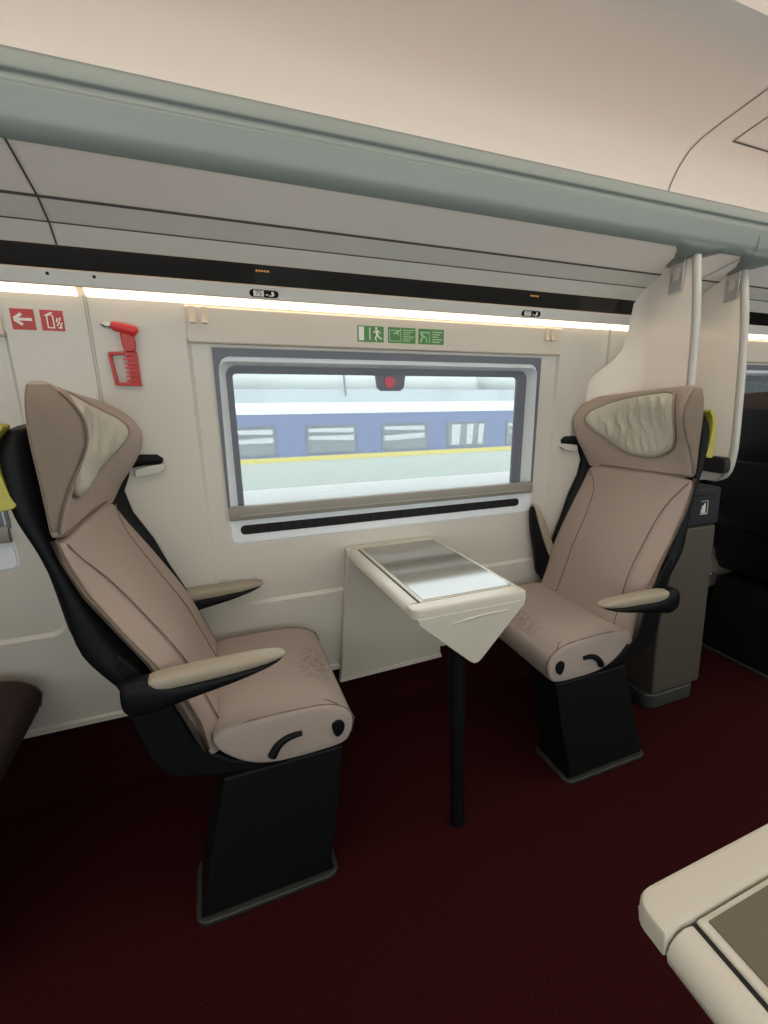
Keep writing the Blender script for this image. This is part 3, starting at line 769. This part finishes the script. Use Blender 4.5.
# ------------------------------------------------------------------ tables
def make_table(loc, my, label, depth, group=None, wallpanel=True, inset='table_inset'):
    """local x to the right, y = distance from the aisle end (times my), top at z .696"""
    t = thing('folding_table', label, 'table', loc, group)
    def P(x, y, z): return Vector((x, my*y, z))
    Z = .696
    x0, x1 = -.156, .161
    sk = lambda y: .026*(1-min(y, .6)/.6)        # slight skew towards the aisle end
    bm = bmesh.new()
    # aisle-end bar and wall-end bar
    def bar(y0, y1, r0):
        pts = rrect(x0+.001, x1, y0, y1, r0, 6, 2)
        rings = []
        for ins, z in ((.005, Z-.030), (.0, Z-.025), (0, Z-.006), (.002, Z-.002), (.007, Z)):
            cx, cy = (x0+x1)/2, (y0+y1)/2
            hw, hh = (x1-x0)/2, (y1-y0)/2
            rings.append([P(cx+(x-cx)*(hw-ins)/hw+sk(y), cy+(y-cy)*(hh-ins)/hh, z) for x, y in pts])
        loft(bm, rings)
    bar(0, .048, (.022, .010, .002, .002)); obj('aisle_end_bar', bm, M['table'], t, bevel=.002)
    bm = bmesh.new(); bar(depth-.05, depth, (.002, .002, .010, .014)); obj('wall_end_bar', bm, M['table'], t, bevel=.002)
    bm = bmesh.new()   # central slab between the bars
    pts = [(x0+.040, .049), (x1-.001, .049), (x1-.001, depth-.051), (x0+.040, depth-.051)]
    prism(bm, [(x+sk(y), y) for x, y in pts], lambda p, z: P(p[0], p[1], z), Z-.032, Z-.001)
    obj('top_slab', bm, M['table'], t, bevel=.003)
    bm = bmesh.new()
    pts = [(x0+.050, .056), (x1-.014, .056), (x1-.014, depth-.056), (x0+.050, depth-.056)]
    prism(bm, [(x+sk(y), y) for x, y in pts], lambda p, z: P(p[0], p[1], z), Z-.004, Z+.0005)
    obj('top_inset', bm, M[inset], t)
    bm = bmesh.new()   # black hinge gap
    pts = [(x0+.0345, .050), (x0+.041, .050), (x0+.041, depth-.052), (x0+.0345, depth-.052)]
    prism(bm, [(x+sk(y), y) for x, y in pts], lambda p, z: P(p[0], p[1], z), Z-.03, Z-.004)
    obj('hinge_gap', bm, M['gap'], t)
    bm = bmesh.new()   # rounded folded leaf along the left side
    rings = []
    prof = [(.034, -.002), (.024, 0), (.013, -.003), (.005, -.010), (.001, -.020), (.003, -.030), (.010, -.036), (.034, -.034)]
    for y, k in ((.0495, .9), (.052, 1), (depth-.054, 1), (depth-.0515, .9)):
        rings.append([P(x0+.0175+(a-.0175)*k+sk(y), y, Z-.018+(b+.018)*k) for a, b in prof])
    loft(bm, rings); obj('folded_leaf', bm, M['table'], t, bevel=.0015)
    # three-cornered bracket under the aisle end
    bm = bmesh.new()
    tri = [(-.146, -.022), (.156, -.022), (.155, -.036), (.032, -.166), (.020, -.175), (.008, -.176), (-.004, -.168), (-.142, -.040)]
    A = [P(x+.026, -.001+(.0 if z > -.1 else .003), Z+z) for x, z in tri]; B = [P(x+.026-(x-.01)*.12, .055, Z+z*.8) for x, z in tri]
    va = [bm.verts.new(p) for p in A]; vb = [bm.verts.new(p) for p in B]
    bm.faces.new(va); bm.faces.new(vb[::-1])
    for i in range(len(va)): bm.faces.new([va[i], va[(i+1) % len(va)], vb[(i+1) % len(va)], vb[i]])
    br = obj('end_bracket', bm, M['table'], t, bevel=.004)
    bm = bmesh.new()   # shallow finger ledge across the bracket
    led = smooth_open([(-.055, -.052), (0, -.046), (.05, -.043), (.105, -.044)], 12)
    tube(bm, [P(x+.026, -.0005, Z+z) for x, z in led], [.001, .002, .0028, .003, .003, .003, .003, .003, .003, .003, .0025, .002, .001], 6)
    obj('finger_ledge', bm, M['table'], br, smooth=True)
    # leg
    bm = bmesh.new(); cx, cy = .012, .060
    loft(bm, [[P(cx+a*r, cy+b*r, z) for a, b in [(math.cos(2*PI*k/20), math.sin(2*PI*k/20)) for k in range(20)]] for z, r in ((0, .0225), (.006, .0225), (.010, .0205), (.60, .0205), (.66, .0205))])
    obj('leg', bm, M['pedestal'], t, smooth=False, bevel=.001)
    # support panel standing against the wall
    if wallpanel:
        yb = lambda z: (yw(z)-.011)-loc[1]
        bm = bmesh.new()
        out = [(-.152, Z-.03), (.150, Z-.03), (.195, .218), (-.190, .210)]
        f1 = [P(x, yb(z)-.030, z) for x, z in out]; f2 = [P(x, yb(z), z) for x, z in out]
        v1 = [bm.verts.new(p) for p in f1]; v2 = [bm.verts.new(p) for p in f2]
        bm.faces.new(v1); bm.faces.new(v2[::-1])
        for i in range(4): bm.faces.new([v1[i], v1[(i+1) % 4], v2[(i+1) % 4], v2[i]])
        sp = obj('support_panel', bm, M['table'], t, bevel=.005)
        bm = bmesh.new()
        a = [(-.188, .217), (.194, .225), (.197, .211), (-.192, .202)]
        prism(bm, a, lambda p, d: P(p[0], yb(p[1])-d, p[1]), .008, .034); obj('panel_foot', bm, M['skirt_trim'], sp)
    return t
make_table((.517, 1.083, 0), 1, 'small cream folding table with glossy top under the window between the beige seats', .606, 'cream folding tables')
make_table((.475, .320, 0), -1, 'cream folding table corner at the bottom right, nearest the camera', .75, 'cream folding tables', wallpanel=False, inset='table_inset_matte')

# ------------------------------------------------------------------ partitions, bin
def partition(x, label, pts, bend):
    """pts (y, z) outline; panel 22 mm thick, pale edge band on the aisle side"""
    t = thing('partition_panel', label, 'partition', (x, 1.45, 1.3), 'curved partition panels behind the right seat')
    fn = lambda p, d: Vector((d-bend*sstep(1.47, 1.67, p[0]), p[0]-1.45, p[1]-1.3))
    ys = sorted(set([1.26+i*.012 for i in range(35)]))
    bm = bmesh.new()
    def span(y):
        zz = []
        for i in range(len(pts)):
            (a, b), (c_, d_) = pts[i], pts[(i+1) % len(pts)]
            if (a <= y < c_) or (c_ <= y < a): zz.append(b+(d_-b)*(y-a)/(c_-a))
        return (min(zz), max(zz)) if len(zz) >= 2 else None
    rings = []
    for y in ys:
        sp = span(y)
        if sp:
            a, b = sp; n = 16
            rings.append([fn((y, a+(b-a)*k/n), 0) for k in range(n+1)]+[fn((y, b-(b-a)*k/n), .016) for k in range(n+1)])
    loft(bm, rings); pn = obj('panel', bm, M['panel'], t, bevel=.002)
    return t, fn
# first panel, behind the beige seat: hangs from the rack lip, sweeps down to the wall
near = [(1.285, 1.622), (1.278, 1.56), (1.268, 1.47), (1.262, 1.36), (1.262, 1.20), (1.268, 1.05), (1.285, .96), (1.32, .92)]
far = [(1.455, .92), (1.462, 1.160), (1.55, 1.168), (1.665, 1.165), (1.664, 1.200), (1.650, 1.225), (1.625, 1.258), (1.590, 1.292), (1.562, 1.325), (1.543, 1.365), (1.534, 1.42), (1.530, 1.475), (1.522, 1.512), (1.500, 1.545), (1.47, 1.565), (1.43, 1.585), (1.40, 1.597), (1.345, 1.612)]
def edge_band(t, pts, fn, x):
    bm = bmesh.new(); rings = []
    sm = smooth_open(pts, 40)
    for y, z in sm:
        rings.append([fn((y-.006, z), -.001), fn((y+.006, z), -.004), fn((y+.016, z), -.001), fn((y+.016, z), .017), fn((y+.006, z), .020), fn((y-.006, z), .017)])
    loft(bm, rings); obj('edge_band', bm, M['panel_edge'], t, smooth=True)
t, fn = partition(1.425, 'curved frosted partition panel directly behind the right beige headrest', smooth_open(near, 30)+smooth_open(far, 50), .12)
edge_band(t, near, fn, 0)
bm = bmesh.new(); prism(bm, [(1.375, 1.606), (1.318, 1.626), (1.325, 1.522), (1.380, 1.516)], fn, -.010, .004); c1 = obj('hanger_clip', bm, M['chrome'], t, bevel=.002)
bm = bmesh.new(); prism(bm, [(1.360, 1.588), (1.338, 1.594), (1.340, 1.556), (1.362, 1.550)], fn, -.0125, -.009); obj('clip_plate', bm, M['lens'], c1, bevel=.001)
near2 = [(1.335, 1.625), (1.328, 1.56), (1.315, 1.47), (1.305, 1.36), (1.298, 1.20), (1.294, 1.05), (1.296, .975), (1.308, .915), (1.33, .884), (1.365, .868)]
far2 = [(1.43, .868), (1.63, .868), (1.665, 1.17), (1.648, 1.225), (1.63, 1.262), (1.60, 1.295), (1.575, 1.325), (1.558, 1.365), (1.549, 1.42), (1.545, 1.475), (1.535, 1.525), (1.505, 1.555), (1.47, 1.572), (1.43, 1.588), (1.385, 1.605)]
t, fn = partition(1.715, 'curved frosted partition panel at far right, with its rounded bottom corner showing', smooth_open(near2, 40)+smooth_open(far2, 50), 0)
edge_band(t, near2, fn, 0)
bm = bmesh.new(); prism(bm, [(1.395, 1.602), (1.338, 1.622), (1.345, 1.520), (1.400, 1.512)], fn, -.010, .004); c1 = obj('hanger_clip', bm, M['chrome'], t, bevel=.002)
bm = bmesh.new(); prism(bm, [(1.380, 1.585), (1.358, 1.590), (1.360, 1.552), (1.382, 1.546)], fn, -.0125, -.009); obj('clip_plate', bm, M['lens'], c1, bevel=.001)
bm = bmesh.new(); prism(bm, rrect(1.30, 1.47, .905, .965, .02, 5, 2), fn, -.030, .004); obj('lower_bracket', bm, M['bin_dark'], t, bevel=.006)

# litter bin between the partitions
t = thing('litter_bin', 'grey litter bin cabinet with dark top and pictogram behind the right seat', 'bin', (1.57, 1.42, 0))
bm = bmesh.new(); box(bm, -.135, .118, -.11, .20, .06, .715); bo = obj('bin_body', bm, M['bin'], t, bevel=.012)
bm = bmesh.new(); prism(bm, rrect(-.16, .10, -.115, .22, .05, 6, 2), lambda p, z: Vector((p[0], p[1], z)), 0, .062); obj('bin_foot', bm, M['bin_base'], t, bevel=.01)
bm = bmesh.new(); box(bm, -.138, .122, -.114, .20, .717, .858); ld = obj('bin_top', bm, M['bin_dark'], t, bevel=.010)
bm = bmesh.new(); box(bm, -.06, .095, -.1155, -.10, .828, .838); obj('bin_flap_line', bm, M['gap'], ld)
fn = lambda p, d: Vector((p[0], -.1145-d, p[1]))
bm = bmesh.new()
cx, cz = .035, .787
for a, b, c_, d_, w in ((-.018, -.024, .018, -.024, .003), (.018, -.024, .018, .024, .0015), (-.012, -.020, -.012, -.004, .005), (-.012, .0, .004, .012, .005), (.003, .016, .003, -.020, .006), (-.004, .002, -.004, -.020, .004), (-.02, .024, .018, .024, .0012)):
    prism(bm, line(cx+a, cz+b, cx+c_, cz+d_, w), fn, -.001, .0008)
obj('litter_pictogram', bm, M['white'], ld)
bm = bmesh.new(); prism(bm, disc(.108, .52, .006, n=12), fn, -.006, .002); obj('bin_lock', bm, M['chrome'], bo)

# ------------------------------------------------------------------ outside: the other train, platform
TY = 8.0
def zo(z5): return 1.2+(z5-1.2)*(TY/5.0)
def xo(x5): return x5*(TY/5.0)
train = thing('blue_train', 'blue and silver train with yellow stripe standing outside the window', 'train', (3, TY+1.3, -.75))
def tp(x, y, z): return Vector((x-3, y-TY-1.3, z+.75))
TX0, TX1 = -9, 18
def tpart(name, prof, m, x0=TX0, x1=TX1, parent=None, bevel=0):
    bm = bmesh.new(); loft(bm, [[tp(x, y, z) for y, z in prof] for x in (x0, x1)])
    return obj(name, bm, m, parent or train, bevel=bevel)
def side(z0, z1, m, name, e=0.0, d=2.6): return tpart(name, [(TY-e, zo(z0)), (TY-e, zo(z1)), (TY+d, zo(z1)), (TY+d, zo(z0))], m)
side(.335, .572, M['t_low'], 'lower_body')
side(.572, .617, M['t_yellow'], 'yellow_stripe', .004)
side(.617, 1.005, M['t_blue'], 'blue_body')
side(1.005, 1.105, M['t_white'], 'white_band', .006)
z1, z2 = zo(1.105), zo(1.225)
tpart('grey_band', [(TY+.02, z1), (TY+.10, z2), (TY+2.5, z2), (TY+2.6, z1)], M['t_grey'])
for (a, b) in ((-9, 4.35), (4.55, 18)):
    bm = bmesh.new(); rings = []
    for x, k in ((a, .7), (a+.25, .95), (a+.5, 1), (b-.5, 1), (b-.25, .95), (b, .7)):
        rr = []
        for i in range(11):
            th = PI*i/10
            rr.append(tp(x, TY+1.3-1.2*math.cos(th)*k, z2-.01+.52*k*max(0, math.sin(th))**.6))
        rings.append(rr)
    loft(bm, rings); obj('roof_pod', bm, M['t_silver'], train, smooth=True)
bm = bmesh.new(); tube(bm, [tp(xo(1.17), TY+.06, zo(1.40)), tp(xo(1.17), TY+.02, zo(1.24)), tp(xo(1.172), TY-.02, zo(1.17))], .018, 6); obj('roof_cable', bm, M['t_frame'], train)
for i, (xa, xb) in enumerate(((-2.75, -2.3), (-2.05, -1.6), (-1.35, -.90), (-.62, -.17), (.07, .525), (.78, 1.26), (1.50, 1.985), (2.20, 2.66), (2.905, 3.36), (3.6, 4.06), (4.3, 4.76), (5.0, 5.46))):
    def wf(p, e): return tp(p[0], TY-e, p[1])
    x0, x1, z0, z1 = xo(xa), xo(xb), zo(.632), zo(.902)
    bm = bmesh.new(); prism(bm, rrect(x0, x1, z0, z1, .04, 5, 2), wf, -.01, .012); fr = obj('train_window', bm, M['t_frame'], train)
    bm = bmesh.new(); prism(bm, rrect(x0+.03, x1-.03, z0+.03, z1-.03, .03, 5, 2), wf, .010, .016); gl = obj('train_pane', bm, M['t_glass'], fr)
    bm = bmesh.new()
    if i == 7:
        for a, b in ((.08, .22), (.36, .46), (.58, .66)): prism(bm, [(x0+a, z0+.05), (x0+b, z0+.05), (x0+b+.04, z1-.05), (x0+a+.02, z1-.05)], wf, .014, .018)
    else:
        prism(bm, [(x0+.05, z0+.16+.03*(i % 3)), (x1-.05, z0+.19), (x1-.05, z0+.27), (x0+.05, z0+.24+.03*(i % 2))], wf, .014, .018)
        prism(bm, [(x0+.05, z1-.10), (x1-.05, z1-.12), (x1-.05, z1-.05), (x0+.05, z1-.05)], wf, .014, .018)
    obj('window_blind', bm, M['t_curtain'], gl)
bm = bmesh.new(); box(bm, -12, 22, 4.6, TY-.12, -.95, zo(.20))
tag(obj('platform', bm, M['platform']), 'pale concrete station platform between the two trains', 'platform')
bm = bmesh.new(); box(bm, -30, 40, 1.95, 40, -1.2, -.95)
o = obj('track_bed', bm, M['ballast']); tag(o, 'grey gravel track bed under the trains outside', 'track bed')
# bare branches showing over the other train
t = thing('bare_tree', 'bare tree branches over the roof of the blue train, upper right of window', 'tree', (11.5, 18, -.93))
bm = bmesh.new(); tube(bm, [(0, 0, 0), (.1, 0, 1.2), (0, 0, 2.3)], [.14, .11, .07], 8); obj('trunk', bm, M['bark'], t, smooth=True)
bm = bmesh.new()
for i in range(46):
    a = random.uniform(-1.9, 1.9); p = Vector((random.uniform(-.2, .2), 0, random.uniform(1.5, 2.3)))
    pts = [p.copy()]; d = Vector((math.sin(a), random.uniform(-.3, .3), .25+abs(math.cos(a))*.5))
    for k in range(5):
        d = (d+Vector((random.uniform(-.5, .5), random.uniform(-.2, .2), random.uniform(-.3, .3)))).normalized()
        p = p+d*random.uniform(.2, .42); pts.append(p.copy())
    tube(bm, pts, [.03, .024, .018, .013, .009, .006], 5)
obj('branches', bm, M['bark'], t)

# ------------------------------------------------------------------ world and colour management
w = bpy.data.worlds.new('overcast_sky'); S.world = w; w.use_nodes = True
nt = w.node_tree; bg = nt.nodes['Background']
bg.inputs['Color'].default_value = (.94, .97, 1.0, 1); bg.inputs['Strength'].default_value = 3.1
S.view_settings.view_transform = 'Standard'; S.view_settings.look = 'None'
S.view_settings.exposure = 0.22; S.view_settings.gamma = 1.0; S.view_settings.use_curve_mapping = False
S.cycles.max_bounces = 10; S.cycles.diffuse_bounces = 6; S.cycles.transparent_max_bounces = 12
